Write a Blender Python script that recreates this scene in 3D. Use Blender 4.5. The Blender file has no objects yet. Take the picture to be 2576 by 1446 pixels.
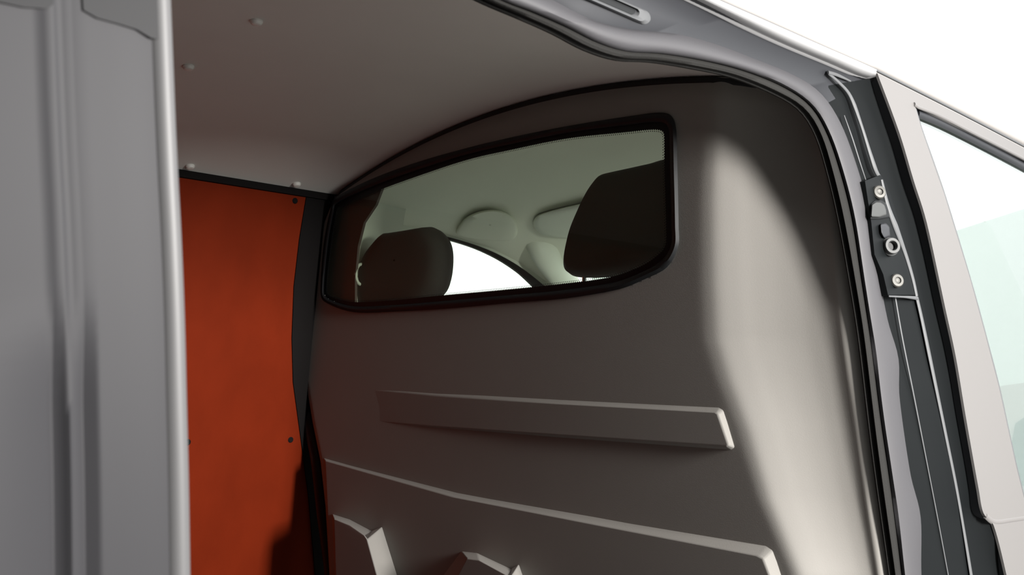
import bpy, bmesh, math, random
from mathutils import Vector, Matrix
from mathutils.geometry import tessellate_polygon

C = bpy.context.scene.collection
sc = bpy.context.scene
# ------------------------------------------------------------------ camera
CAM = Vector((0.0, 0.0, 1.43))
F = 2463.0
YV = Vector((2542, 254, F)).normalized()
LV = Vector((-2403, 164, F)); LV = (LV - YV * LV.dot(YV)).normalized()
UV = YV.cross(LV).normalized()
right = Vector((-LV.x, YV.x, UV.x)); down = Vector((-LV.y, YV.y, UV.y)); fwd = Vector((-LV.z, YV.z, UV.z))
cam_d = bpy.data.cameras.new('camera'); cam = bpy.data.objects.new('camera', cam_d); C.objects.link(cam)
M = Matrix(((right.x, -down.x, -fwd.x, CAM.x), (right.y, -down.y, -fwd.y, CAM.y), (right.z, -down.z, -fwd.z, CAM.z), (0, 0, 0, 1)))
cam.matrix_world = M
cam_d.sensor_width = 36; cam_d.lens = 36 * F / 2576
cam_d.clip_start = 0.02; cam_d.clip_end = 200
cam_d.dof.use_dof = True; cam_d.dof.focus_distance = 2.3
cam_d.dof.aperture_fstop = (cam_d.lens / 1000) / 0.0045
sc.camera = cam
# ------------------------------------------------------------------ light
w = bpy.data.worlds.new('world'); sc.world = w; w.use_nodes = True
bg = w.node_tree.nodes['Background']; bg.inputs[0].default_value = (0.97, 0.985, 1.0, 1); bg.inputs[1].default_value = 2.0
ld = bpy.data.lights.new('added_side_light', 'AREA'); ld.shape = 'RECTANGLE'; ld.size = 0.5; ld.size_y = 0.9; ld.energy = 300; ld.color = (1, 0.97, 0.93)  # unseen area light, added to brighten the door side of the bulkhead
lo = bpy.data.objects.new('added_side_light', ld); C.objects.link(lo)
lo.location = (1.9, 1.52, 2.15); lo.rotation_euler = (Vector((-1.0, 1.85, 1.5)) - Vector(lo.location)).to_track_quat('-Z', 'Y').to_euler()
sc.view_settings.view_transform = 'Standard'; sc.view_settings.look = 'None'; sc.view_settings.gamma = 1
sc.view_settings.use_curve_mapping = False; sc.view_settings.exposure = 0.0

# ------------------------------------------------------------------ helpers
def ray(px, py):
    return right * (px - 1288) + down * (py - 723) + fwd * F
def on_plane(px, py, n, d):                 # n . p = d
    r = ray(px, py); n = Vector(n)
    return CAM + r * ((d - n.dot(CAM)) / n.dot(r))
def onY(px, py, y): return on_plane(px, py, (0, 1, 0), y)
def onX(px, py, x): return on_plane(px, py, (1, 0, 0), x)
# the van's right side leans inwards with height:  -x = 0.8385 + 0.118 (z-1.43) - off
SN = Vector((1, 0, 0.118)).normalized()
def side_x(z, off=0.0): return -(0.8385 + 0.118 * (z - 1.43) - off)
def side(px, py, off=0.0):
    return on_plane(px, py, (1, 0, 0.118), -0.8385 + 0.118 * 1.43 + off)
def S2(y, z, off=0.0): return Vector((side_x(z, off), y, z))

def crom(pts, sub=8, closed=False):
    pts = [Vector(p) for p in pts]; n = len(pts); out = []
    rng = n if closed else n - 1
    for i in range(rng):
        if closed: p0, p1, p2, p3 = pts[i - 1], pts[i], pts[(i + 1) % n], pts[(i + 2) % n]
        else: p0, p1, p2, p3 = pts[max(i - 1, 0)], pts[i], pts[i + 1], pts[min(i + 2, n - 1)]
        for k in range(sub):
            t = k / sub
            # centripetal-like limited tangents
            m1 = (p2 - p0) * 0.5; m2 = (p3 - p1) * 0.5; L = (p2 - p1).length
            if m1.length > L * 1.2: m1 = m1.normalized() * L * 1.2
            if m2.length > L * 1.2: m2 = m2.normalized() * L * 1.2
            h00 = 2*t**3 - 3*t**2 + 1; h10 = t**3 - 2*t**2 + t; h01 = -2*t**3 + 3*t**2; h11 = t**3 - t**2
            out.append(p1 * h00 + m1 * h10 + p2 * h01 + m2 * h11)
    if not closed: out.append(pts[-1])
    return out
def resample(pts, n):
    d = [0]
    for a, b in zip(pts, pts[1:]): d.append(d[-1] + (b - a).length)
    out = []; j = 0
    for i in range(n):
        s = d[-1] * i / (n - 1)
        while j < len(d) - 2 and d[j + 1] < s: j += 1
        t = (s - d[j]) / max(d[j + 1] - d[j], 1e-9)
        out.append(pts[j].lerp(pts[j + 1], min(max(t, 0), 1)))
    return out
def V2(l): return [Vector((a, b, 0)) for a, b in l]
def curve2(l, n=60): return resample(crom(V2(l), 10), n)

def origin_of(parent):
    v = Vector((0, 0, 0))
    while parent: v = v + Vector(parent.location); parent = parent.parent
    return v
def mesh(name, verts, faces, mat, parent=None, smooth=True, angle=None):
    o0 = origin_of(parent)
    me = bpy.data.meshes.new(name); me.from_pydata([tuple(Vector(v) - o0) for v in verts], [], faces)
    bm = bmesh.new(); bm.from_mesh(me); bmesh.ops.remove_doubles(bm, verts=bm.verts, dist=1e-6)
    bmesh.ops.recalc_face_normals(bm, faces=bm.faces)
    if smooth:
        for f in bm.faces: f.smooth = True
        if angle is not None:
            for e in bm.edges:
                if len(e.link_faces) == 2 and e.calc_face_angle(0) > math.radians(angle): e.smooth = False
    bm.to_mesh(me); bm.free()
    me.materials.append(mat)
    o = bpy.data.objects.new(name, me); C.objects.link(o)
    if parent: o.parent = parent
    return o
def tag(o, label=None, cat=None, group=None, kind=None):
    if label: o['label'] = label
    if cat: o['category'] = cat
    if group: o['group'] = group
    if kind: o['kind'] = kind
    return o
def empty(name, loc):
    o = bpy.data.objects.new(name, None); C.objects.link(o); o.location = loc; o.empty_display_size = 0.1; return o

def loft(name, rows, mat, parent=None, back=None, closed=False, angle=40):
    """rows: equally long point lists. back: vector (thickness) -> closed body."""
    n = len(rows[0]); v = [p for r in rows for p in r]; f = []
    m = n if closed else n - 1; R = len(rows)
    for i in range(R - 1):
        for j in range(m):
            f.append((i*n + j, i*n + (j+1) % n, (i+1)*n + (j+1) % n, (i+1)*n + j))
    if back is not None:
        b = len(v); v += [p + back for p in v]
        f += [tuple(b + q for q in reversed(x)) for x in f]
        for i in (0, R - 1):
            for j in range(m): a, c = i*n + j, i*n + (j+1) % n; f.append((a, c, b + c, b + a))
        if not closed:
            for i in range(R - 1):
                for j in (0, n - 1): a, c = i*n + j, (i+1)*n + j; f.append((a, c, b + c, b + a))
    return mesh(name, v, f, mat, parent, True, angle)
def plate(name, outer, holes, back, mat, parent=None, angle=40):
    """outer/holes: 3-d polygons (planar-ish); back: thickness vector."""
    polys = [outer] + list(holes)
    flat = [p for q in polys for p in q]
    n = len(flat)
    nrm = Vector(back).normalized()
    a = nrm.orthogonal().normalized(); b = nrm.cross(a)
    t = tessellate_polygon([[Vector((p.dot(a), p.dot(b), 0)) for p in q] for q in polys])
    v = flat + [p + Vector(back) for p in flat]
    f = [tuple(x) for x in t] + [tuple(n + i for i in reversed(x)) for x in t]
    k = 0
    for q in polys:
        for i in range(len(q)):
            a1, b1 = k + i, k + (i + 1) % len(q); f.append((a1, b1, n + b1, n + a1))
        k += len(q)
    return mesh(name, v, f, mat, parent, True, angle)
def raised(name, outer, inner, mat, parent=None, angle=25):
    """raised moulding: chamfer ring outer->inner and a plateau."""
    n = len(outer); v = list(outer) + list(inner)
    f = [(i, (i+1) % n, n + (i+1) % n, n + i) for i in range(n)]
    nrm = Vector((0, 0, 0))
    for i in range(n): nrm += (inner[i] - inner[0]).cross(inner[(i+1) % n] - inner[0])
    nrm.normalize(); a = nrm.orthogonal().normalized(); b = nrm.cross(a)
    t = tessellate_polygon([[Vector((p.dot(a), p.dot(b), 0)) for p in inner]])
    f += [tuple(n + i for i in x) for x in t]
    o = mesh(name, v, f, mat, parent, False)
    bv = o.modifiers.new('bevel', 'BEVEL'); bv.width = 0.003; bv.segments = 3; bv.limit_method = 'ANGLE'; bv.angle_limit = math.radians(20)
    for p in o.data.polygons: p.use_smooth = True
    wn = o.modifiers.new('wn', 'WEIGHTED_NORMAL'); wn.keep_sharp = False
    return o
def tube(name, pts, r, mat, parent=None, nrm=Vector((1, 0, 0)), flat=1.0, seg=10, taper=False):
    """swept bead; r may be a list; flat scales the radius along nrm."""
    v = []; f = []; n = len(pts)
    for i, p in enumerate(pts):
        t = (pts[min(i+1, n-1)] - pts[max(i-1, 0)]).normalized()
        s = t.cross(nrm).normalized(); q = s.cross(t).normalized()
        rr = r[i] if isinstance(r, (list, tuple)) else r
        for k in range(seg):
            a = 2*math.pi*k/seg; v.append(p + s*(rr*math.cos(a)) + q*(rr*flat*math.sin(a)))
    for i in range(n-1):
        for k in range(seg): f.append((i*seg+k, i*seg+(k+1) % seg, (i+1)*seg+(k+1) % seg, (i+1)*seg+k))
    f.append(tuple(range(seg))); f.append(tuple((n-1)*seg+k for k in range(seg)))
    return mesh(name, v, f, mat, parent, True, 50)
def lathe(name, c, nrm, prof, mat, parent=None, seg=24):
    """prof: (radius, height along nrm) pairs."""
    nrm = Vector(nrm).normalized(); a = nrm.orthogonal().normalized(); b = nrm.cross(a); v = []; f = []
    for r, h in prof:
        for k in range(seg):
            t = 2*math.pi*k/seg; v.append(c + nrm*h + a*(r*math.cos(t)) + b*(r*math.sin(t)))
    n = len(prof)
    for i in range(n-1):
        for k in range(seg): f.append((i*seg+k, i*seg+(k+1) % seg, (i+1)*seg+(k+1) % seg, (i+1)*seg+k))
    f.append(tuple(range(seg))); f.append(tuple((n-1)*seg+k for k in range(seg)))
    return mesh(name, v, f, mat, parent, True, 35)
def sstep(a, b, x):
    t = min(max((x - a) / (b - a), 0), 1); return t*t*(3 - 2*t)
def interp(tab, x):
    if x <= tab[0][0]: return tab[0][1]
    for (a, b), (c, d) in zip(tab, tab[1:]):
        if x <= c: return b + (d - b) * (x - a) / (c - a)
    return tab[-1][1]
def inside(p, poly):
    x, y = p; c = False; n = len(poly)
    for i in range(n):
        x1, y1 = poly[i]; x2, y2 = poly[i-1]
        if (y1 > y) != (y2 > y) and x < (x2 - x1)*(y - y1)/(y2 - y1) + x1: c = not c
    return c

# ------------------------------------------------------------------ materials
def mat(name, col, rough=0.5, metal=0.0, bump=0.0, scale=200, spec=0.5, coat=0.0, var=0.0, vscale=8, stretch=None):
    m = bpy.data.materials.new(name); m.use_nodes = True; nt = m.node_tree; b = nt.nodes['Principled BSDF']
    b.inputs['Base Color'].default_value = (*col, 1); b.inputs['Roughness'].default_value = rough
    b.inputs['Metallic'].default_value = metal; b.inputs['Specular IOR Level'].default_value = spec
    b.inputs['Coat Weight'].default_value = coat; b.inputs['Coat Roughness'].default_value = 0.08
    tc = nt.nodes.new('ShaderNodeTexCoord')
    if bump:
        nz = nt.nodes.new('ShaderNodeTexNoise'); nz.inputs['Scale'].default_value = scale; nz.inputs['Detail'].default_value = 3
        bp = nt.nodes.new('ShaderNodeBump'); bp.inputs['Strength'].default_value = bump; bp.inputs['Distance'].default_value = 0.001
        nt.links.new(tc.outputs['Object'], nz.inputs['Vector']); nt.links.new(nz.outputs['Fac'], bp.inputs['Height'])
        nt.links.new(bp.outputs['Normal'], b.inputs['Normal'])
    if var:
        nz = nt.nodes.new('ShaderNodeTexNoise'); nz.inputs['Scale'].default_value = vscale; nz.inputs['Detail'].default_value = 5
        mp = nt.nodes.new('ShaderNodeMapping')
        if stretch: mp.inputs['Scale'].default_value = stretch
        mx = nt.nodes.new('ShaderNodeMixRGB'); mx.inputs[1].default_value = (*[c*(1-var) for c in col], 1); mx.inputs[2].default_value = (*[min(c*(1+var), 1) for c in col], 1)
        nt.links.new(tc.outputs['Object'], mp.inputs['Vector']); nt.links.new(mp.outputs['Vector'], nz.inputs['Vector'])
        nt.links.new(nz.outputs['Fac'], mx.inputs[0]); nt.links.new(mx.outputs[0], b.inputs['Base Color'])
    return m
def glass_mat(name, tint, mirror=1.0, base=0.0):
    m = bpy.data.materials.new(name); m.use_nodes = True; nt = m.node_tree; nt.nodes.clear()
    o = nt.nodes.new('ShaderNodeOutputMaterial'); t = nt.nodes.new('ShaderNodeBsdfTransparent'); t.inputs[0].default_value = (*tint, 1)
    g = nt.nodes.new('ShaderNodeBsdfGlossy'); g.inputs['Roughness'].default_value = 0.01; g.inputs[0].default_value = (0.97, 1, 0.98, 1)
    fr = nt.nodes.new('ShaderNodeMath'); fr.operation = 'MULTIPLY_ADD'; fr.inputs[1].default_value = 0.9; fr.inputs[2].default_value = 0.04
    lw = nt.nodes.new('ShaderNodeLayerWeight'); lw.inputs[0].default_value = 0.5; pw = nt.nodes.new('ShaderNodeMath'); pw.operation = 'POWER'; pw.inputs[1].default_value = 5
    nt.links.new(lw.outputs['Facing'], pw.inputs[0]); nt.links.new(pw.outputs[0], fr.inputs[0])
    ma = nt.nodes.new('ShaderNodeMath'); ma.operation = 'MULTIPLY_ADD'; ma.inputs[1].default_value = mirror; ma.inputs[2].default_value = base; ma.use_clamp = True
    mx = nt.nodes.new('ShaderNodeMixShader')
    nt.links.new(fr.outputs[0], ma.inputs[0]); nt.links.new(ma.outputs[0], mx.inputs[0])
    nt.links.new(t.outputs[0], mx.inputs[1]); nt.links.new(g.outputs[0], mx.inputs[2]); nt.links.new(mx.outputs[0], o.inputs[0])
    return m
m_bulk = mat('beige_moulded_plastic', (0.24, 0.23, 0.214), 0.6, spec=0.1, bump=0.15, scale=500, var=0.03)
m_ceil = mat('white_board', (0.70, 0.705, 0.67), 0.6, spec=0.2, bump=0.05, var=0.03)
m_orange = mat('orange_film_plywood', (0.15, 0.016, 0.004), 0.6, spec=0.03, bump=0.2, scale=300, var=0.22, vscale=9, stretch=(1, 1, 0.6))
m_black = mat('black_rubber', (0.010, 0.011, 0.012), 0.5, spec=0.25)
m_frit = mat('black_frit', (0.008, 0.009, 0.009), 0.4, spec=0.15)
m_seal = mat('grey_rubber', (0.05, 0.0485, 0.053), 0.6, bump=0.1)
m_dseal = mat('dark_ribbed_rubber', (0.017, 0.0165, 0.0155), 0.8, spec=0.2, bump=0.6, scale=350)
m_jamb = mat('black_gloss_paint', (0.005, 0.006, 0.0065), 0.45, spec=0.1)
m_rail = mat('dark_grey_paint', (0.024, 0.025, 0.029), 0.4, spec=0.4)
m_bead = mat('grey_bead_paint', (0.09, 0.093, 0.097), 0.55)
m_steel = mat("zinc_steel", (0.06, 0.058, 0.052), 0.5, metal=0.3)
m_catch = mat('grey_nylon', (0.06, 0.062, 0.062), 0.5, spec=0.3)
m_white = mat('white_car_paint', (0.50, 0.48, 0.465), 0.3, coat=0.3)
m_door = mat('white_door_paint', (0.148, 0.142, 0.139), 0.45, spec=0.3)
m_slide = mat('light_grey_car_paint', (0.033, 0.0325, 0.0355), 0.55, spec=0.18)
m_slide_refl = mat('mid_grey_reflection', (0.014, 0.014, 0.0155), 0.55, spec=0.18)
m_edge = mat('door_edge_highlight', (0.095, 0.094, 0.096), 0.5, coat=0.0)  # paler copy of the door paint; the edge highlight is in the colour
m_head = mat('headliner_fabric', (0.84, 0.85, 0.74), 0.9, bump=0.5, scale=700)
m_trim = mat('pale_cab_plastic', (0.70, 0.72, 0.64), 0.5)
m_seat = mat('charcoal_seat_cloth', (0.085, 0.08, 0.078), 0.9, bump=0.6, scale=900)
m_chrome = mat('chrome', (0.8, 0.8, 0.8), 0.15, metal=1)
m_glass = glass_mat('bulkhead_glass', (0.92, 0.955, 0.905), 0.3)
m_cglass = glass_mat('cab_glass', (0.96, 0.985, 0.965), 0.5)
m_dglass = glass_mat('coated_door_glass', (0.90, 0.94, 0.92), 0.8, 0.3)
m_floor = mat('concrete_floor', (0.20, 0.195, 0.19), 0.6, var=0.1)
m_wall = mat('white_hall_wall', (0.8, 0.83, 0.81), 0.7)
m_screw = mat('white_screw_cap', (0.75, 0.74, 0.7), 0.4)
m_dark = mat('dark_lining', (0.007, 0.006, 0.006), 0.8, spec=0.1)

# ------------------------------------------------------------------ setting: the van shell
def zc(x): return CAM.z + 0.664 - 0.19 * (-x - 1.65) ** 2      # crowned cargo roof
def box(name, lo_, hi, m, parent=None):
    (a, b, c), (d, e, f) = lo_, hi
    v = [Vector(p) for p in ((a,b,c),(d,b,c),(d,e,c),(a,e,c),(a,b,f),(d,b,f),(d,e,f),(a,e,f))]
    return mesh(name, v, [(0,1,2,3),(4,5,6,7),(0,1,5,4),(1,2,6,5),(2,3,7,6),(3,0,4,7)], m, parent, False)
tag(box('floor', (-30, -30, -0.1), (30, 30, 0), m_floor), 'grey concrete floor around the van', kind='structure')
tag(box('floor', (-2.75, -1.6, 0.52), (-0.84, 1.72, 0.58), m_dark), 'dark load floor inside the van', kind='structure')
# ceiling board
rows = []
for i in range(41):
    x = -0.935 - (2.535 - 0.935) * i / 40
    rows.append([Vector((x, y, zc(x))) for y in (-1.6, -0.8, 0, 0.8, 1.3, 1.90)])
ceil = loft('ceiling', rows, m_ceil, back=Vector((0, 0, 0.03))); tag(ceil, 'white board lining the crowned roof of the load space', kind='structure')
for px, py, s in ((645, 52, 1.0), (474, 166, 1.0), (478, 417, 1.0), (746, 462, 1.0)):
    r = ray(px, py); u0, u1 = 0.0001, 0.002
    for k in range(40):
        t = (u0 + u1)/2; p = CAM + r * t
        if p.z < zc(p.x): u0 = t
        else: u1 = t
    p = CAM + r * t; slope = 0
    nrm = Vector((0.38*(-p.x-1.65)*1.0, 0, -1))
    lathe('screw', p, nrm, [(0.012, -0.002), (0.0125, 0.003), (0.0095, 0.008), (0.005, 0.010), (0.0015, 0.0095)], m_screw, ceil, 16)
# orange plywood wall, leaning outwards towards the floor
def wx(z): return -(2.52 + (CAM.z + 0.507 - z) * 0.12)
ztop = CAM.z + 0.505
v = [Vector((wx(ztop), -1.6, ztop)), Vector((wx(ztop), 2.0, ztop)), Vector((wx(0.58), 2.0, 0.58)), Vector((wx(0.58), -1.6, 0.58))]
wall = plate('wall_left', v, [], Vector((-0.02, 0, -0.005)), m_orange)
tag(wall, 'orange film faced plywood lining the far side of the load space', kind='structure')
wn_ = Vector((1, 0, -0.12)).normalized()
for px, py in ((742, 505), (472, 1112), (731, 1106)):
    p = on_plane(px, py, (1, 0, -0.12), -(2.52 + (CAM.z + 0.507) * 0.12))
    lathe('screw', p, wn_, [(0.009, -0.002), (0.009, 0.001), (0.006, 0.003), (0.002, 0.002)], m_dark, wall, 14)
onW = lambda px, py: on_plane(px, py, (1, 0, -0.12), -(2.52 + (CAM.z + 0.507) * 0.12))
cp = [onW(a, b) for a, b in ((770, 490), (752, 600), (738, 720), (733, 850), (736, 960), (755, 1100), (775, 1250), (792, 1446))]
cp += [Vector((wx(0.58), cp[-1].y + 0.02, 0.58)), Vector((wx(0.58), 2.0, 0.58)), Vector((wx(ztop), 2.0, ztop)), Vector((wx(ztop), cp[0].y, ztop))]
plate('painted_gap_shade', cp, [], wn_ * 0.004, m_dark, wall)  # dark strip on the plywood paints the shaded gap beside the bulkhead
# dark profile between roof board and plywood
v = []
tr = box('trim_1', (-2.60, -1.6, ztop + 0.0), (-2.505, 1.75, ztop + 0.022), m_dark)
tag(tr, 'dark strip between the roof board and the orange plywood', kind='structure')
tag(box('wall_back', (-2.9, -1.66, 0.5), (-0.8, -1.6, 2.12), m_dark), 'dark rear end wall of the load space', kind='structure')
# outer roof skin
rows = []
for i in range(31):
    x = -1.02 - (2.70 - 1.02) * i / 30
    z = CAM.z + 0.715 - 0.10 * (-x - 1.65) ** 2 - 0.10 * sstep(1.02, 0.86, -x) * 0 
    rows.append([Vector((x, y, z)) for y in (-1.66, 0, 1.66, 2.3, 2.6)])
tag(loft('ceiling', rows, m_white, back=Vector((0, 0, 0.01))), 'outer roof skin of the van', kind='structure')
tag(plate('wall_right', [S2(-1.6, 0.5), S2(0.20, 0.5), S2(0.20, 2.05), S2(-1.6, 2.05)], [], SN * -0.03, m_white), 'body side behind the sliding door', kind='structure')
tag(plate('wall_left', [Vector((-2.62, -1.66, 1.9)), Vector((-2.62, 1.7, 1.9)), Vector((-2.62, 1.7, 2.13)), Vector((-2.62, -1.66, 2.13))], [], Vector((-0.02, 0, 0)), m_white), 'outer body side above the plywood', kind='structure')

# ------------------------------------------------------------------ bulkhead
BY = 1.65
bulk = empty('bulkhead', (-1.7, BY, 0.58)); tag(bulk, 'beige moulded bulkhead panel with a window, dividing load space and cab', 'bulkhead')
left_tab = []
for px, py in ((825, 495), (800, 560), (775, 650), (757, 760), (750, 850), (752, 950), (770, 1060), (790, 1160), (805, 1300), (825, 1446)):
    p = onY(px, py, BY); left_tab.append((p.z, -p.x))
left_tab.sort()
crease_tab = []
for px, py in ((1800, 300), (1790, 500), (1792, 700), (1800, 850), (1830, 950), (1880, 1080), (1930, 1250), (2010, 1446)):
    p = onY(px, py, BY); crease_tab.append((p.z, -p.x))
crease_tab.sort()
def bulkY(L, z):
    Lc = interp(crease_tab, z); R = -side_x(z) + 0.015
    t = (Lc - L) / (Lc - R)                # 0 at the crease, 1 at the door side
    y = BY
    if t > -0.15:
        y += 0.105 * interp(PROF, t)
    E = interp(left_tab, z)
    y += 0.035 * sstep(0.05, 0.0, E - L) ** 1.5
    zt = zc(-L)
    y += 0.02 * sstep(0.06, 0.0, zt - z) ** 1.5
    return y
_pp = crom([Vector(p + (0,)) for p in ((-0.15, 0), (-0.07, 0.008), (0.03, 0.05), (0.16, 0.20), (0.30, 0.385), (0.45, 0.56), (0.60, 0.70), (0.72, 0.78), (0.80, 0.815), (0.86, 0.815), (0.91, 0.81), (0.95, 0.88), (1.0, 1.04))], 12)
PROF = [(p.x, p.y) for p in _pp]
win_out = [(843, 497), (930, 452), (1040, 411), (1160, 376), (1297, 343), (1450, 313), (1598, 290), (1655, 283), (1686, 289), (1700, 318), (1704, 420), (1707, 566), (1706, 620), (1678, 672), (1620, 703), (1555, 728), (1426, 750), (1280, 762), (1126, 776), (1000, 783), (890, 785), (817, 759), (806, 733), (815, 609), (832, 523)]
win_in = [(851, 521), (935, 485), (1014, 455), (1169, 403), (1290, 375), (1430, 347), (1580, 331), (1640, 325), (1664, 328), (1671, 340), (1672, 430), (1676, 566), (1674, 618), (1650, 646), (1608, 672), (1533, 698), (1400, 716), (1260, 730), (1104, 744), (985, 756), (890, 760), (836, 748), (821, 733), (832, 620), (845, 540)]
def ring_pts(l, y, sub=6): return [onY(p.x, p.y, y) for p in crom(V2(l), sub, True)]
mid = [((a[0]*0.5 + b[0]*0.5), (a[1]*0.5 + b[1]*0.5)) for a, b in zip(win_out, win_in)]
midw = [(p.x, p.z) for p in ring_pts([(a[0]*.64+b[0]*.36, a[1]*.64+b[1]*.36) for a, b in zip(win_out, win_in)], BY, 3)]
NI, NJ = 200, 170
verts = []; faces = []
z0 = 0.55
for i in range(NI + 1):
    s = (i / NI) ** 1.25
    for j in range(NJ + 1):
        t = j / NJ; z = z0 + 1.45 * t
        for _ in range(5):
            R = -side_x(z) + 0.012; E = interp(left_tab, z); L = R + (E - R) * s
            z = z0 + (zc(-L) - 0.004 - z0) * t
        verts.append(Vector((-L, bulkY(L, z), z)))
for i in range(NI):
    for j in range(NJ):
        a, b, c, d = i*(NJ+1)+j, (i+1)*(NJ+1)+j, (i+1)*(NJ+1)+j+1, i*(NJ+1)+j+1
        cx = sum(verts[q].x for q in (a, b, c, d))/4; cz = sum(verts[q].z for q in (a, b, c, d))/4
        if not inside((cx, cz), midw): faces.append((a, b, c, d))
pn = mesh('panel', verts, faces, m_bulk, bulk)
sd = pn.modifiers.new('solid', 'SOLIDIFY'); sd.thickness = 0.005; sd.offset = 0
# window rubber, glass, frit
rows = [ring_pts(win_out, BY + 0.004), ring_pts(win_out, BY - 0.006),
        ring_pts([(a[0]*.72+b[0]*.28, a[1]*.72+b[1]*.28) for a, b in zip(win_out, win_in)], BY - 0.012),
        ring_pts([(a[0]*.5+b[0]*.5, a[1]*.5+b[1]*.5) for a, b in zip(win_out, win_in)], BY - 0.009),
        ring_pts([(a[0]*.42+b[0]*.58, a[1]*.42+b[1]*.58) for a, b in zip(win_out, win_in)], BY - 0.004),
        ring_pts([(a[0]*.41+b[0]*.59, a[1]*.41+b[1]*.59) for a, b in zip(win_out, win_in)], BY + 0.003)]
loft('window_seal', rows, m_black, bulk, closed=True, angle=60)
glass = plate('window_glass', ring_pts(mid, BY + 0.001), [], Vector((0, 0.005, 0)), m_glass, bulk)
plate('black_border', ring_pts(mid, BY - 0.0005), [ring_pts(win_in, BY - 0.0005)], Vector((0, 0.001, 0)), m_frit, bulk)
# dotted edge of the black border
inn = ring_pts(win_in, BY - 0.0004, 12); inn = resample(inn + [inn[0]], 520)
ctr = sum(inn, Vector()) / len(inn); dv = []; df = []
def dot(p, r, seg=6):
    b = len(dv)
    for y in (0, 0.0009):
        for k in range(seg): dv.append(p + Vector((r*math.cos(2*math.pi*k/seg), y, r*math.sin(2*math.pi*k/seg))))
    df.append(tuple(b + k for k in range(seg))); df.append(tuple(b + seg + k for k in range(seg)))
    for k in range(seg): df.append((b + k, b + (k+1) % seg, b + seg + (k+1) % seg, b + seg + k))
for i in range(519):
    t = (inn[i + 1] - inn[i]).normalized(); n = Vector((t.z, 0, -t.x))
    if (ctr - inn[i]).dot(n) < 0: n = -n
    dot(inn[i] + n * 0.0002, 0.0017)
    dot(inn[i] + n * 0.0042 + t * 0.0018, 0.0011)
tag(mesh('border_dots', dv, df, m_frit, bulk, False), kind='stuff')
# horizontal swages
def px_ring(l, y): return [onY(q[0], q[1], q[2] if len(q) > 2 else y) for q in l]
raised('rib', px_ring([(830, 966), (1100, 984), (1400, 1000), (1812, 1019), (1826, 1027), (1856, 1128), (1846, 1135), (1400, 1102), (1100, 1078), (850, 1055)], BY + 0.003),
       px_ring([(836, 969, BY + 0.001), (1100, 995, BY - 0.007), (1400, 1016), (1800, 1038), (1806, 1042), (1832, 1118), (1828, 1124), (1400, 1094), (1100, 1073, BY - 0.007), (856, 1053, BY + 0.001)], BY - 0.014), m_bulk, bulk)
raised('rib', px_ring([(812, 1150), (1150, 1236), (1500, 1296), (1932, 1366), (1950, 1378), (1990, 1500), (2030, 1640), (1100, 1640), (840, 1640)], BY + 0.003),
       px_ring([(818, 1158), (1150, 1252), (1500, 1320), (1905, 1398), (1920, 1406), (1960, 1510), (2000, 1625), (1100, 1625), (840, 1625)], BY - 0.022), m_bulk, bulk)
raised('step_moulding', px_ring([(835, 1292), (880, 1306), (935, 1335), (962, 1324), (1000, 1446), (1060, 1630), (850, 1630)], BY - 0.020),
       px_ring([(840, 1304), (880, 1320), (916, 1345), (924, 1358), (948, 1446), (1000, 1625), (850, 1625)], BY - 0.085), m_bulk, bulk)
raised('step_moulding', px_ring([(1115, 1446), (1160, 1386), (1200, 1390), (1285, 1430), (1306, 1418), (1345, 1530), (1375, 1625), (1080, 1625)], BY - 0.020),
       px_ring([(1150, 1450), (1175, 1404), (1205, 1408), (1275, 1446), (1284, 1456), (1310, 1545), (1335, 1620), (1110, 1620)], BY - 0.075), m_bulk, bulk)
# dark edging along the far edge; along the roof it paints the contact shade
edge = [Vector((-(interp(left_tab, z) + 0.012), BY + 0.02, z)) for z in [0.58 + k * (1.94 - 0.58) / 40 for k in range(41)]]
tube('edging_and_contact_shade', edge, 0.02, m_black, bulk, Vector((0, 1, 0)), 1.0, 10)
top = [Vector((-L, bulkY(L, zc(-L) - 0.006) + 0.004, zc(-L) - 0.014)) for L in [1.06 + k * (2.50 - 1.06) / 40 for k in range(41)]]
tube('edging_and_contact_shade', top, 0.013, m_black, bulk, Vector((0, 0, 1)), 1.0, 10)

# ------------------------------------------------------------------ door frame on the right side
frame = empty('door_frame', S2(1.9, 0.58)); tag(frame, 'dark painted door pillar and roof rail framing the side opening', 'door frame')
N = 110
seal_lo = [(1130, -48), (1222, 0), (1320, 42), (1400, 78), (1480, 120), (1560, 146), (1650, 152), (1750, 168), (1850, 190), (1950, 230), (2020, 272), (2062, 335), (2092, 430), (2120, 550), (2148, 700), (2172, 850), (2196, 1050), (2215, 1200), (2250, 1446), (2275, 1640)]
seal_mid = [(1160, -55), (1262, 0), (1340, 30), (1420, 65), (1500, 105), (1575, 128), (1660, 134), (1760, 150), (1860, 174), (1960, 212), (2035, 260), (2080, 330), (2115, 430), (2145, 550), (2168, 700), (2190, 850), (2216, 1050), (2238, 1200), (2270, 1446), (2295, 1640)]
seal_hi = [(1260, -55), (1390, 0), (1450, 32), (1510, 57), (1590, 74), (1700, 84), (1800, 110), (1900, 148), (1990, 185), (2060, 230), (2110, 300), (2150, 400), (2184, 520), (2205, 650), (2232, 800), (2260, 900), (2263, 1000), (2290, 1190), (2316, 1300), (2318, 1446), (2330, 1640)]
def mixc(a, b, t): return [(p.lerp(q, t)) for p, q in zip(a, b)]
cl, cm, ch = curve2(seal_lo, N), curve2(seal_mid, N), curve2(seal_hi, N)
def back_to(rows, y): return [[Vector((r_[0].x, y, r_[0].z))] + r_ for r_ in rows]
def sidec(c, off): return [side(p.x, p.y, off) for p in c]
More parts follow.
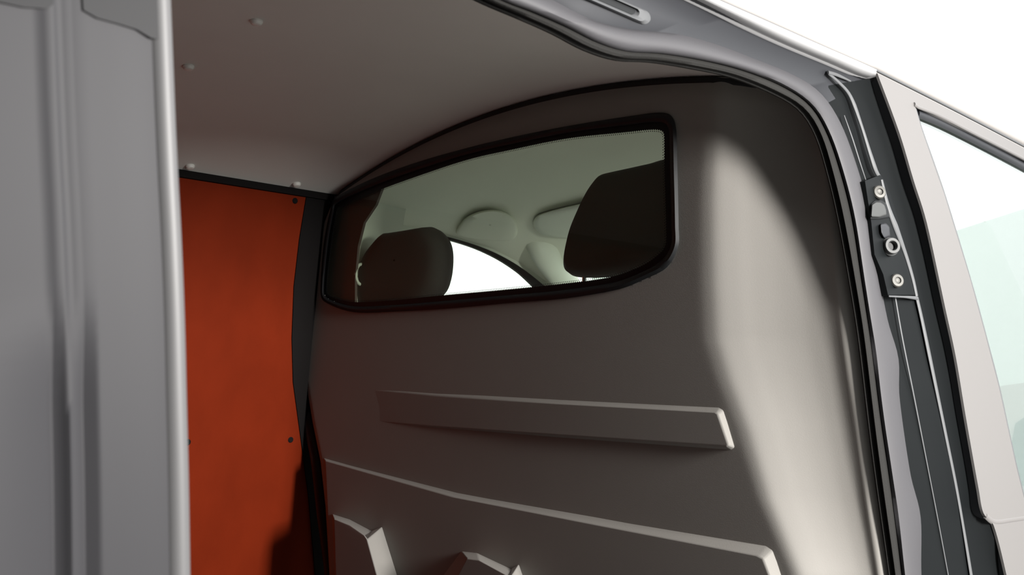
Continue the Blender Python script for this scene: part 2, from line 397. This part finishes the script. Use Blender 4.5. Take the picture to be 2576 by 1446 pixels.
seal = loft('rubber_seal', back_to([sidec(mixc(cm, ch, -0.06), -0.008), sidec(mixc(cm, ch, 0.0), 0.003), sidec(mixc(cm, ch, 0.15), 0.010), sidec(mixc(cm, ch, 0.38), 0.014), sidec(mixc(cm, ch, 0.62), 0.014), sidec(mixc(cm, ch, 0.85), 0.009), sidec(mixc(cm, ch, 1.0), 0.0)], 0.3), m_seal, frame, back=SN * -0.015, angle=50)
tag(loft('seal_lip', back_to([sidec(mixc(cl, cm, 0.0), -0.006), sidec(mixc(cl, cm, 0.15), 0.002), sidec(mixc(cl, cm, 0.5), 0.005), sidec(mixc(cl, cm, 0.9), 0.002), sidec(mixc(cl, cm, 1.05), -0.006)], 0.3), m_dseal, seal, back=SN * -0.012, angle=60), 'dark ribbed inner lip')
# roof rail, from the seal up to the roof edge
rail_top = curve2([(1480, -138), (1560, -99), (1752, -4), (1946, 90), (2095, 154), (2160, 182), (2204, 194)], 60)
hi_part = curve2([(a - 4, b + 26) for a, b in seal_hi[:9]] + [(2030, 232), (2065, 268)], 60)
def back_to(rows, y): return [[Vector((r_[0].x, y, r_[0].z))] + r_ for r_ in rows]
loft('roof_rail', back_to([sidec(hi_part, -0.012), sidec(mixc(hi_part, rail_top, 0.2), 0.0), sidec(mixc(hi_part, rail_top, 0.55), 0.006), sidec(mixc(hi_part, rail_top, 0.85), 0.018), sidec(mixc(hi_part, rail_top, 1.0), 0.032)], 0.2), m_rail, frame, back=SN * -0.03)
# pillar: from the seal out to the front door
pl_in = curve2([(2022, 226), (2050, 250), (2093, 309), (2134, 405), (2168, 524), (2192, 650), (2214, 800), (2232, 900), (2238, 1000), (2265, 1190), (2285, 1300), (2298, 1446), (2310, 1640)], 80)
pl_out = curve2([(2205, 194), (2222, 226), (2262, 330), (2298, 450), (2332, 560), (2354, 660), (2378, 770), (2405, 900), (2422, 1000), (2455, 1190), (2490, 1320), (2532, 1446), (2580, 1640)], 80)
loft('pillar', [sidec(pl_in, -0.012), sidec(mixc(pl_in, pl_out, 0.3), 0.002), sidec(mixc(pl_in, pl_out, 0.7), 0.014), sidec(mixc(pl_in, pl_out, 0.9), 0.026), sidec(pl_out, 0.038)], m_jamb, frame, back=SN * -0.03)
# pale gutter lip along the roof rail
gut = curve2([(1560, -95), (1752, 0), (1946, 94), (2095, 158), (2160, 186), (2202, 198)], 60)
g2 = curve2([(1620, -88), (1812, 0), (1930, 52), (2070, 114), (2160, 153), (2206, 174)], 60)
roof = empty('roof_edge', S2(1.7, 2.0)); tag(roof, 'white roof edge of the van with a rain gutter line', 'roof edge')
loft('gutter_lip', back_to([sidec(gut, 0.030), sidec(mixc(gut, g2, 0.35), 0.044), sidec(mixc(gut, g2, 0.8), 0.048), sidec(g2, 0.035)], -1.6), mat('pale_gutter_paint', (0.28, 0.28, 0.285), 0.45), roof, back=SN * -0.02, angle=80)
# roof side skin above the gutter, all along to the windscreen
e0 = curve2([(1620, -88), (1812, 0), (1930, 52), (2070, 114), (2160, 153), (2206, 174), (2400, 272), (2576, 364), (2760, 462)], 70)
w0 = sidec(e0, 0.03); w0 = [Vector((w0[0].x, -1.6, w0[0].z))] + w0
rr = [w0]
for dx, dz in ((0.014, 0.006), (0.012, 0.022), (-0.01, 0.045), (-0.06, 0.075), (-0.16, 0.09), (-0.26, 0.02)):
    rr.append([p + Vector((dx, 0, dz)) for p in w0])
loft('roof_skin', rr, m_white, roof, back=Vector((-0.02, 0, -0.01)), angle=80)
dk = [side(p.x, p.y + 4, 0.034) for p in e0]
tube('gutter_line', dk, 0.0028, m_bead, roof, SN, 1.0, 8)
# slot in the rail
def stad(px0, py0, px1, py1, r, n=10):
    a = math.atan2(py1 - py0, px1 - px0); out = []
    for k in range(n + 1): t = a + math.pi/2 + math.pi*k/n; out.append((px0 + r*math.cos(t), py0 + r*math.sin(t)))
    for k in range(n + 1): t = a - math.pi/2 + math.pi*k/n; out.append((px1 + r*math.cos(t), py1 + r*math.sin(t)))
    return out
so = stad(1380, -62, 1620, 43, 18); si = stad(1385, -62, 1590, 27, 9)
loft('guide_slot', [[side(a, b, 0.004) for a, b in so], [side(a, b, 0.010) for a, b in stad(1381, -62, 1613, 39, 14)], [side(a, b, 0.009) for a, b in stad(1384, -62, 1598, 32, 11)], [side(a, b, 0.003) for a, b in si]], m_bead, frame, closed=True)
plate('slot_recess', [side(a, b, 0.0055) for a, b in si], [], SN * -0.004, m_black, frame)
# edge highlights on the pillar, drawn as beads of lighter grey
def bead(pts, wpx, off, name='edge_highlight', m=None, flat=0.5):
    c = curve2(pts, 40); P = [side(p.x, p.y, off) for p in c]
    k = len(P); ws = [(interp([(i/(len(wpx)-1), w_) for i, w_ in enumerate(wpx)], j/(k-1)) if isinstance(wpx, (list, tuple)) else wpx) for j in range(k)]
    rr_ = [0.5*w_*(P[j]-CAM).dot(fwd)/F for j, w_ in enumerate(ws)]
    return tube(name, P, rr_, m or m_bead, frame, SN, flat, 10)
bead([(2083, 182), (2105, 188), (2140, 204)], [10, 9, 4], 0.016)
bead([(2083, 184), (2108, 205), (2138, 240), (2165, 310), (2190, 390), (2206, 435), (2228, 465)], [8, 10, 16, 12, 14, 18, 10], 0.014)
bead([(2124, 290), (2145, 350), (2164, 410), (2178, 452)], [3, 5, 5, 3], 0.006)
bead([(2218, 452), (2234, 520), (2256, 580), (2278, 640), (2296, 700), (2306, 745)], [10, 16, 24, 16, 14, 12], 0.0185)
bead([(2252, 745), (2270, 850), (2300, 1000), (2335, 1180), (2362, 1320), (2388, 1460)], [6, 6, 5, 4, 4, 4], 0.006)
bead([(2236, 745), (2280, 747), (2308, 750)], [4, 5, 10], 0.018)
bead([(2306, 748), (2318, 800), (2345, 930), (2378, 1090), (2410, 1250), (2445, 1460)], [14, 16, 14, 13, 12, 14], 0.014)
# striker plate
pxp = [(2176, 455), (2214, 440), (2232, 462), (2262, 560), (2285, 650), (2312, 742), (2234, 742), (2222, 690), (2200, 640), (2192, 560)]
sp = plate('striker_plate', [side(a, b, 0.018) for a, b in pxp], [], SN * -0.018, m_jamb, frame); tag(sp, 'black plate with two screws and a ring')
FN = (SN * 0.82 + Vector((0, -0.57, 0))).normalized()
def pr(px, py, r, off): p = side(px, py, off); return r*(p-CAM).dot(fwd)/F
for px, py in ((2205, 485), (2250, 707)):
    r = pr(px, py, 17.5, 0.018)
    lathe('screw', side(px, py, 0.018) + SN * (r*0.35), FN, [(r, -0.012), (r, -0.001), (r, 0.002), (r*0.85, 0.0045), (r*0.5, 0.005), (r*0.42, 0.0028), (r*0.2, 0.002)], m_steel, sp, 24)
cu = [(2192, 545), (2194, 515), (2203, 509), (2214, 509), (2224, 516), (2228, 528), (2229, 540), (2212, 546)]
cx = sum(a for a, b in cu)/8; cy = sum(b for a, b in cu)/8
raised('cushion', [side(cx+(a-cx)*1.12, cy+(b-cy)*1.12, 0.017) for a, b in cu], [side(a, b, 0.026) for a, b in cu], m_catch, sp)
cu2 = [(2188, 553), (2190, 512), (2201, 502), (2216, 502), (2230, 511), (2236, 528), (2240, 548), (2212, 553)]
raised('cushion_seat', [side(a, b, 0.017) for a, b in cu2], [side(cx+(a-cx)*.93, cy+(b-cy)*.93, 0.021) for a, b in cu2], m_black, sp)
cn = [(2213, 562), (2228, 560), (2238, 570), (2240, 596), (2224, 602), (2216, 588)]
raised('catch_neck', [side(a, b, 0.017) for a, b in cn], [side(2226+(a-2226)*.85, 580+(b-580)*.85, 0.024) for a, b in cn], m_rail, sp)
r = pr(2232, 622, 21, 0.018); p = side(2232, 622, 0.018) + SN * (r*0.3)
ring_prof = [(r*1.12, -0.014), (r*1.12, 0.003), (r*1.0, 0.004), (r*1.0, 0.010), (r*0.92, 0.012), (r*0.62, 0.012), (r*0.54, 0.010), (r*0.5, 0.001)]
lathe('catch_ring', p, FN, ring_prof, m_catch, sp, 32)
plate('catch_core', [p + FN*0.0035 + (Matrix.Rotation(2*math.pi*k/16, 3, FN) @ FN.orthogonal().normalized())*r*0.5 for k in range(16)], [], FN*-0.002, m_black, sp)

# ------------------------------------------------------------------ front door
DO = 0.045
fd = empty('front_door', S2(2.6, 0.5, DO)); tag(fd, 'white front passenger door of the van, seen beyond the dark pillar', 'door')
rear = crom([side(a, b, DO) for a, b in ((2207, 184), (2262, 332), (2298, 452), (2332, 562), (2377, 770), (2405, 900), (2430, 1050), (2462, 1230), (2474, 1290), (2500, 1322), (2532, 1446), (2590, 1720))], 6)
topc = crom([side(a, b, DO) for a, b in ((2790, 490), (2576, 373), (2400, 281), (2207, 184))], 6)
lo_z = 0.5
outer = rear[:] + [S2(rear[-1].y + 0.02, lo_z, DO), S2(3.3, lo_z, DO), S2(3.3, 1.35, DO)] + [S2(3.3, 1.35, DO).lerp(topc[0], 0.5)] + topc[:-1]
holep = [(2302, 266), (2318, 325), (2374, 485), (2440, 700), (2478, 840), (2512, 971), (2538, 1090), (2556, 1172), (2576, 1252), (2600, 1262), (2720, 1240), (2860, 1210), (2830, 700), (2700, 470), (2576, 402), (2440, 333)]
hole = [side(a, b, DO) for a, b in holep]
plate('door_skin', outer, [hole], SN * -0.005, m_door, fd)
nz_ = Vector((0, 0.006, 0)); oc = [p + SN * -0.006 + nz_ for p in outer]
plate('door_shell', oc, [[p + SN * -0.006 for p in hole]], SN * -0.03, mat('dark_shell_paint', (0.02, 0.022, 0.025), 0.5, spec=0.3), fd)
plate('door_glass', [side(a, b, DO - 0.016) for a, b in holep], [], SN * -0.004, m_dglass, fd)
# window channel along the top
bd = lambda pts, rad, off, nm, m: tube(nm, [side(q.x, q.y, off) for q in curve2(pts, 40)], rad, m, fd, SN, 0.6, 10)
bd([(2306, 283), (2360, 305), (2440, 345), (2576, 418), (2720, 500)], 0.011, DO - 0.012, 'window_channel', m_rail)
bd([(2300, 262), (2308, 268), (2360, 288), (2440, 329), (2576, 399), (2720, 478)], 0.0045, DO + 0.001, 'window_bead', m_door)
bd([(2301, 268), (2318, 325), (2374, 485), (2440, 702), (2478, 840), (2512, 971), (2538, 1090), (2556, 1172), (2576, 1252)], 0.0035, DO - 0.004, 'glass_run', m_bead)
# shoulder line
bd([(2478, 1296), (2500, 1312), (2540, 1308), (2620, 1296), (2760, 1275)], 0.007, DO - 0.003, 'shoulder_crease', m_door)

# ------------------------------------------------------------------ sliding door, open, in the foreground
DX = -0.745
sl = empty('sliding_door', (DX, -0.2, 0.35)); tag(sl, 'light grey open sliding door in the foreground with a vertical swage', 'door')
e_px = [(421, -330), (424, -200), (428, -60), (431, 0), (437, 150), (443, 300), (450, 450), (458, 600), (466, 800), (471, 1000), (476, 1200), (480, 1446), (484, 1700)]
ed = [onX(a, b, DX) for a, b in e_px]; ed = crom(ed, 5)
def skin_row(px_shift, depth):     # constant offset from the leading edge, metres backwards
    return [Vector((DX + depth, p.y - px_shift, p.z)) for p in ed]
def back_of(px, py=1000):
    a = onX(px, py, DX); b = interp([(q.z, q.y) for q in sorted(ed, key=lambda q: q.z)], a.z); return b - a.y
b0, b1, b2, b3 = back_of(222), back_of(205), back_of(145), back_of(125)
rows = [skin_row(0.0, -0.012), skin_row(0.0015, -0.004), skin_row(0.005, 0.0), skin_row(0.02, 0.002)]
for t in (0.3, 0.6, 0.85): rows.append(skin_row(0.02 + (b0 - 0.02)*t, 0.003))
zk = onX(170, 880, DX).z
def groove(px_shift, lo_d, hi_d):     # pressed deeper in the lower half of the door
    return [Vector((DX + lo_d + (hi_d - lo_d) * sstep(zk - 0.05, zk + 0.05, p.z), p.y - px_shift, p.z)) for p in ed]
rows += [skin_row(b0 - 0.004, 0.003), groove((b0*.7+b1*.3), -0.005, 0.0026), groove((b0*.3+b1*.7), -0.005, 0.0024), groove(b1 + 0.004, 0.002, 0.003), skin_row((b1*.6+b2*.4), 0.002), skin_row((b1*.4+b2*.6), 0.0042), groove(b2 - 0.004, 0.002, 0.0046), groove((b2*.7+b3*.3), -0.005, 0.004), groove((b2*.3+b3*.7), -0.005, 0.003), skin_row(b3 + 0.004, 0.003), skin_row(b3 + 0.08, 0.003), skin_row(b3 + 0.5, 0.0), skin_row(1.0, -0.01)]
loft('door_skin', rows, m_slide, sl, back=Vector((-0.03, 0, 0)), angle=70)
tag(loft('door_edge', [skin_row(0.0175, 0.0035), skin_row(0.010, 0.0065), skin_row(0.003, 0.005), skin_row(-0.001, -0.003), skin_row(-0.001, -0.02)], m_edge, sl, back=Vector((-0.004, -0.002, 0)), angle=80), 'rounded leading edge, its highlight painted pale')
def reflection_plate(pxs):
    return plate('painted_reflection', [onX(a, b, DX + 0.0048) for a, b in pxs], [], Vector((-0.004, 0, 0)), m_slide_refl, sl)  # dark reflection in the door paint, drawn as thin darker grey plates
reflection_plate([(404, 100), (380, 95), (345, 74), (300, 60), (245, 45), (210, 25), (190, -250), (402, -250)])
reflection_plate([(-100, -30), (0, 5), (60, 18), (120, 22), (135, 10), (140, -250), (-100, -250)])

# ------------------------------------------------------------------ cab
def Ze(y): return CAM.z + interp([(1.6, 0.47), (2.1, 0.44), (2.3, 0.415), (2.45, 0.375), (2.6, 0.31), (2.8, 0.2)], y)
def Zc(y): return CAM.z + interp([(1.6, 0.635), (2.0, 0.62), (2.3, 0.585), (2.5, 0.55), (2.8, 0.48)], y)
def headz(x, y):
    q = min(abs((-x - 1.65) / 0.83), 1.0)
    return Zc(y) - (Zc(y) - Ze(y)) * q ** 2.6
def on_head(px, py, off):
    r = ray(px, py); t0, t1 = 0.0003, 0.0016
    f = lambda t: (CAM + r*t).z - (headz((CAM + r*t).x, (CAM + r*t).y) - off)
    a = 1.67 / r.y; best = None; prev = f(a)
    for k in range(1, 400):
        t = a + k * 0.000004
        c = f(t)
        if prev < 0 <= c:
            u0, u1 = t - 0.000004, t
            for _ in range(20):
                um = (u0 + u1)/2
                if f(um) < 0: u0 = um
                else: u1 = um
            best = u1; break
        prev = c
    return CAM + r * (best or a + 0.0003)
rows = []
for i in range(61):
    L = 0.92 + (2.485 - 0.92) * i / 60; yf = 2.78 - 0.28 * abs((L - 1.65) / 0.8) ** 2
    if L > 2.3: yf = 2.58 + (L-2.3)*0.2
    y0_ = max(1.672, bulkY(L, 1.85) + 0.025, bulkY(L, 1.95) + 0.025)
    rows.append([Vector((-L, y0_ + (yf - y0_) * k / 50, headz(-L, y0_ + (yf - y0_) * k / 50))) for k in range(51)])
hl = loft('ceiling', rows, m_head, back=Vector((0, 0, 0.015)), angle=80); tag(hl, 'grey green fabric headliner above the cab seats', kind='structure')
def pillow(name, outline, fn, d0, d1, m, parent, n=5):
    cx = sum(a for a, b in outline)/len(outline); cy = sum(b for a, b in outline)/len(outline)
    c = [(p.x, p.y) for p in crom(V2(outline), 5, True)]
    rows = []
    for s, d in ((1.0, d0), (0.985, d0 + (d1-d0)*0.45), (0.95, d0 + (d1-d0)*0.8), (0.88, d1*0.97), (0.6, d1), (0.25, d1), (0.02, d1)):
        rows.append([fn(cx+(a-cx)*s, cy+(b-cy)*s, d) for a, b in c])
    return loft(name, rows, m, parent, closed=True, angle=70)
pillow('moulded_pocket', [(1150, 590), (1158, 562), (1178, 543), (1212, 530), (1250, 528), (1284, 541), (1300, 566), (1300, 592), (1280, 606), (1220, 604)], on_head, -0.004, 0.022, m_head, hl)
vis = pillow('sun_visor', [(1346, 575), (1342, 556), (1356, 540), (1400, 526), (1460, 512), (1520, 500), (1600, 484), (1625, 520), (1610, 560), (1540, 590), (1470, 598), (1410, 598), (1368, 592)], on_head, 0.006, 0.026, m_trim, None)
tag(vis, 'grey green sun visor folded up behind the nearer head restraint', 'sun visor')
# cab left side with its window
CX = -2.475
def cx_(px, py, x=CX): return onX(px, py, x)
wt = [(1005, 590), (1060, 583), (1120, 596), (1190, 616), (1250, 640), (1300, 668), (1340, 697), (1375, 727), (1400, 755), (1425, 800)]
wtop = [cx_(p.x, p.y) for p in crom(V2(wt), 5)]
wbot = [Vector((CX, wtop[-1].y, 1.35)), Vector((CX, 2.0, 1.33)), Vector((CX, wtop[0].y - 0.05, 1.35))]
outer = [Vector((CX, 1.72, 0.6)), Vector((CX, 3.4, 0.6)), Vector((CX, 3.4, 1.35)), Vector((CX, 2.75, 1.66)), Vector((CX, 2.6, 1.76)), Vector((CX, 2.4, 1.86)), Vector((CX, 2.1, 1.90)), Vector((CX, 1.72, 1.93))]
cs = plate('wall_left', outer, [wtop + wbot], Vector((-0.04, 0, 0)), m_trim); tag(cs, 'pale plastic side of the cab around the far door window', kind='structure')
lp = wtop + wbot; lc = sum(lp, Vector())/len(lp)
in_ = [p + Vector((0.006, 0, 0)) + (lc - p).normalized()*0.02 for p in lp]
# black rubber round the far door window; heavier towards the windscreen
strip_in = []; strip_out = []
cc = crom(V2(wt), 5)
for k, p in enumerate(cc):
    wdt = interp([(0, 3), (0.3, 5), (0.6, 12), (0.8, 20), (1, 24)], k/(len(cc)-1))
    t = (cc[min(k+1, len(cc)-1)] - cc[max(k-1, 0)]).normalized(); n = Vector((-t.y, t.x, 0))
    q = p + n*wdt; strip_in.append(cx_(q.x, q.y, CX + 0.006)); q = p - n*2; strip_out.append(cx_(q.x, q.y, CX + 0.006))
loft('window_rubber', [strip_out, strip_in], m_black, cs, back=Vector((-0.012, 0, 0)))
g = plate('window_1', [p + Vector((-0.02, 0, 0)) for p in lp], [], Vector((-0.004, 0, 0)), m_cglass); tag(g, 'far cab door window', kind='structure')
# A-pillar trim: broad pale sweep from the roof down to the dash
ap = crom([on_head(1325, 540, -0.10), on_head(1350, 590, -0.06), cx_(1372, 630, -2.38), cx_(1395, 668, -2.41), cx_(1425, 712, -2.43), cx_(1460, 770, -2.45), Vector((-2.47, 3.15, 1.25))], 8)
apt = tube('trim_2', ap, [interp([(0, 0.05), (0.1, 0.07), (0.25, 0.07), (0.5, 0.06), (1, 0.05)], k/(len(ap)-1)) for k in range(len(ap))], m_trim, None, Vector((1, 0, 0)), 0.6, 16)
tag(apt, 'pale windscreen pillar trim in the cab', kind='structure')
# B pillar trim with belt ring
bp = plate('trim_3', [cx_(a, b, -2.40) for a, b in ((958, 486), (985, 468), (1026, 458), (1022, 520), (1012, 580), (1004, 650), (1000, 800), (880, 800), (885, 720), (893, 640), (915, 565), (940, 520))], [], Vector((-0.05, 0, 0)), m_trim)
tag(bp, 'pale pillar trim behind the far seat', kind='structure')
dp = plate('pillar_cover', [onY(a, b, 1.668) for a, b in ((800, 500), (962, 470), (945, 515), (915, 560), (900, 620), (893, 700), (893, 800), (770, 800), (785, 640))], [], Vector((0, 0.008, 0)), mat('brown_grey_cover', (0.10, 0.075, 0.07), 0.5), bp)
tag(dp, 'darker brown grey cover')
bc = cx_(908, 690, -2.385)
rp = [bc + Vector((0, 0.018*math.cos(2*math.pi*k/20), 0.03*math.sin(2*math.pi*k/20))) for k in range(21)]
tube('belt_ring', rp, 0.005, m_trim, bp, Vector((1, 0, 0)), 1.0, 8)
# windscreen
ws = [Vector((-0.98, 2.62, 1.93)), Vector((-1.65, 2.80, 1.93)), Vector((-2.36, 2.58, 1.86)), Vector((-2.44, 3.15, 1.2)), Vector((-1.65, 3.55, 1.12)), Vector((-0.86, 3.2, 1.2))]
g = plate('window_2', ws, [], Vector((0, 0.003, 0.004)), m_cglass); tag(g, 'windscreen of the van', kind='structure')
box_d = box('trim_4', (-2.5, 2.85, 0.9), (-0.9, 3.5, 1.08), mat('dark_dash_plastic', (0.08, 0.08, 0.08), 0.7)); tag(box_d, 'dark dashboard below the windscreen', kind='structure')

# seats with head restraints
def head_rest(name, outline, y, parent, depth=0.05):
    c = [Vector((p.x, p.y, 0)) for p in crom(V2(outline), 5, True)]
    ccx = sum(p.x for p in c)/len(c); ccy = sum(p.y for p in c)/len(c)
    ctr = onY(ccx, ccy, y); base = [onY(p.x, p.y, y) for p in c]; rows = []
    for d, s in ((-1, 0.02), (-1, 0.5), (-0.98, 0.74), (-0.85, 0.87), (-0.5, 0.96), (0, 1.0), (0.5, 0.96), (0.85, 0.86), (1, 0.6), (1, 0.02)):
        rows.append([ctr + (p - ctr)*s + Vector((0, d*depth, 0)) for p in base])
    return loft(name, rows, m_seat, parent, closed=True, angle=70)
def seat(outline, y, xc, zt, label, posts):
    root = empty('seat', (xc, y + 0.25, 0.95)); tag(root, label, 'seat')
    head_rest('head_restraint', outline, y, root, 0.042)
    for px, py in posts:
        a = onY(px, py, y); tube('post', [a + Vector((0, 0, 0.03)), a, a + Vector((0, 0, -0.14))], 0.006, m_chrome, root, Vector((0, 1, 0)), 1, 10)
    # backrest
    rows = []
    for z, wd, d in ((0.95, 0.23, 0.07), (1.15, 0.24, 0.07), (zt-0.08, 0.22, 0.055), (zt-0.02, 0.18, 0.045), (zt, 0.12, 0.02)):
        yy = y + 0.02 + (zt - z)*0.18 ; rows.append([Vector((xc + wd*math.copysign(abs(math.cos(t))**0.4, math.cos(t)), yy + 0.03 + d*math.copysign(abs(math.sin(t))**0.6, math.sin(t)), z)) for t in [2*math.pi*k/32 for k in range(32)]])
    loft('backrest', rows, m_seat, root, closed=True, angle=70)
    cu = [Vector((xc + 0.24*math.copysign(abs(math.cos(t))**0.4, math.cos(t)), y + 0.42 + 0.26*math.copysign(abs(math.sin(t))**0.4, math.sin(t)), 0)) for t in [2*math.pi*k/32 for k in range(32)]]
    loft('cushion', [[Vector((p.x, p.y, z)) for p in cu] for z in (0.9, 1.0)] + [[xc_ + (Vector((p.x, p.y, 1.03)) - xc_)*0.85 for p in cu] for xc_ in (Vector((xc, y+0.42, 1.03)),)], m_seat, root, closed=True)
    return root
seat([(974, 588), (990, 585), (1030, 579), (1065, 573), (1086, 571), (1104, 580), (1124, 606), (1131, 645), (1126, 700), (1108, 742), (1060, 775), (960, 785), (905, 775), (895, 735), (908, 688), (930, 640), (955, 607)], 1.73, -2.19, 1.33,
     'dark cloth far cab seat, its head restraint low in the bulkhead window', [(980, 790), (1060, 780)])
seat([(1524, 439), (1545, 433), (1600, 421), (1650, 410), (1700, 399), (1740, 425), (1760, 520), (1740, 620), (1690, 668), (1600, 690), (1520, 698), (1455, 697), (1430, 684), (1427, 650), (1440, 590), (1462, 535), (1488, 482), (1510, 450)], 1.77, -1.42, 1.36,
     'dark cloth nearer cab seat, its head restraint filling the right of the window', [(1470, 705), (1640, 690)])

# ------------------------------------------------------------------ beyond: another vehicle and the hall
m_blocker = mat('dark_grey_blocker', (0.07, 0.068, 0.066), 0.8)  # for unseen dark walls and ceiling, added to cut light from the rear
tag(box('wall_front', (-14, 16, 0), (16, 16.3, 5), m_wall), 'white hall wall far ahead of the van', kind='structure')
tag(box('ceiling', (-9, -4.2, 4.0), (6.4, 0.2, 4.2), m_blocker), 'unseen dark ceiling, added to cut light from the rear', kind='structure')
tag(box('wall_back', (-9, -4.2, 0), (6.4, -4.0, 4.0), m_blocker), 'unseen dark wall behind the van, added to cut light', kind='structure')
tag(box('wall_right', (6.2, -4.0, 0), (6.4, 0.2, 4.0), m_blocker), 'unseen dark wall right of the camera, added to cut light', kind='structure')
# a white hatchback parked ahead, glimpsed through the door glass
car = empty('parked_car', (-1.4, 6.8, 0)); tag(car, 'white parked car seen through the front door glass', 'car')
CY = 6.0
prof = crom(V2([(-3.4, 0.35), (-3.45, 0.75), (-3.2, 0.88), (-2.75, 0.93), (-2.2, 1.36), (-1.4, 1.43), (-0.3, 1.40), (0.55, 1.0), (0.75, 0.9), (0.75, 0.35)]), 6)
cb = [Vector((p.x, CY, p.y)) for p in prof]
plate('body', cb, [], Vector((0, 1.65, 0)), m_white, car, angle=30)
for l in ([(-2.1, 0.83), (-2.03, 1.18), (-1.9, 1.27), (-1.35, 1.31), (-1.30, 0.83)], [(-1.22, 0.83), (-1.25, 1.31), (-0.5, 1.29), (0.1, 1.02), (0.05, 0.85)]):
    plate('side_window', [Vector((a, CY - 0.004, b)) for a, b in l], [], Vector((0, 0.01, 0)), mat('green_car_window', (0.06, 0.16, 0.14), 0.1), car)
for x in (-2.65, -0.05):
    lathe('wheel', Vector((x, CY - 0.02, 0.31)), (0, -1, 0), [(0.31, -0.2), (0.31, -0.02), (0.28, 0), (0.2, 0.0), (0.19, -0.02), (0.05, -0.01)], m_black, car, 32)
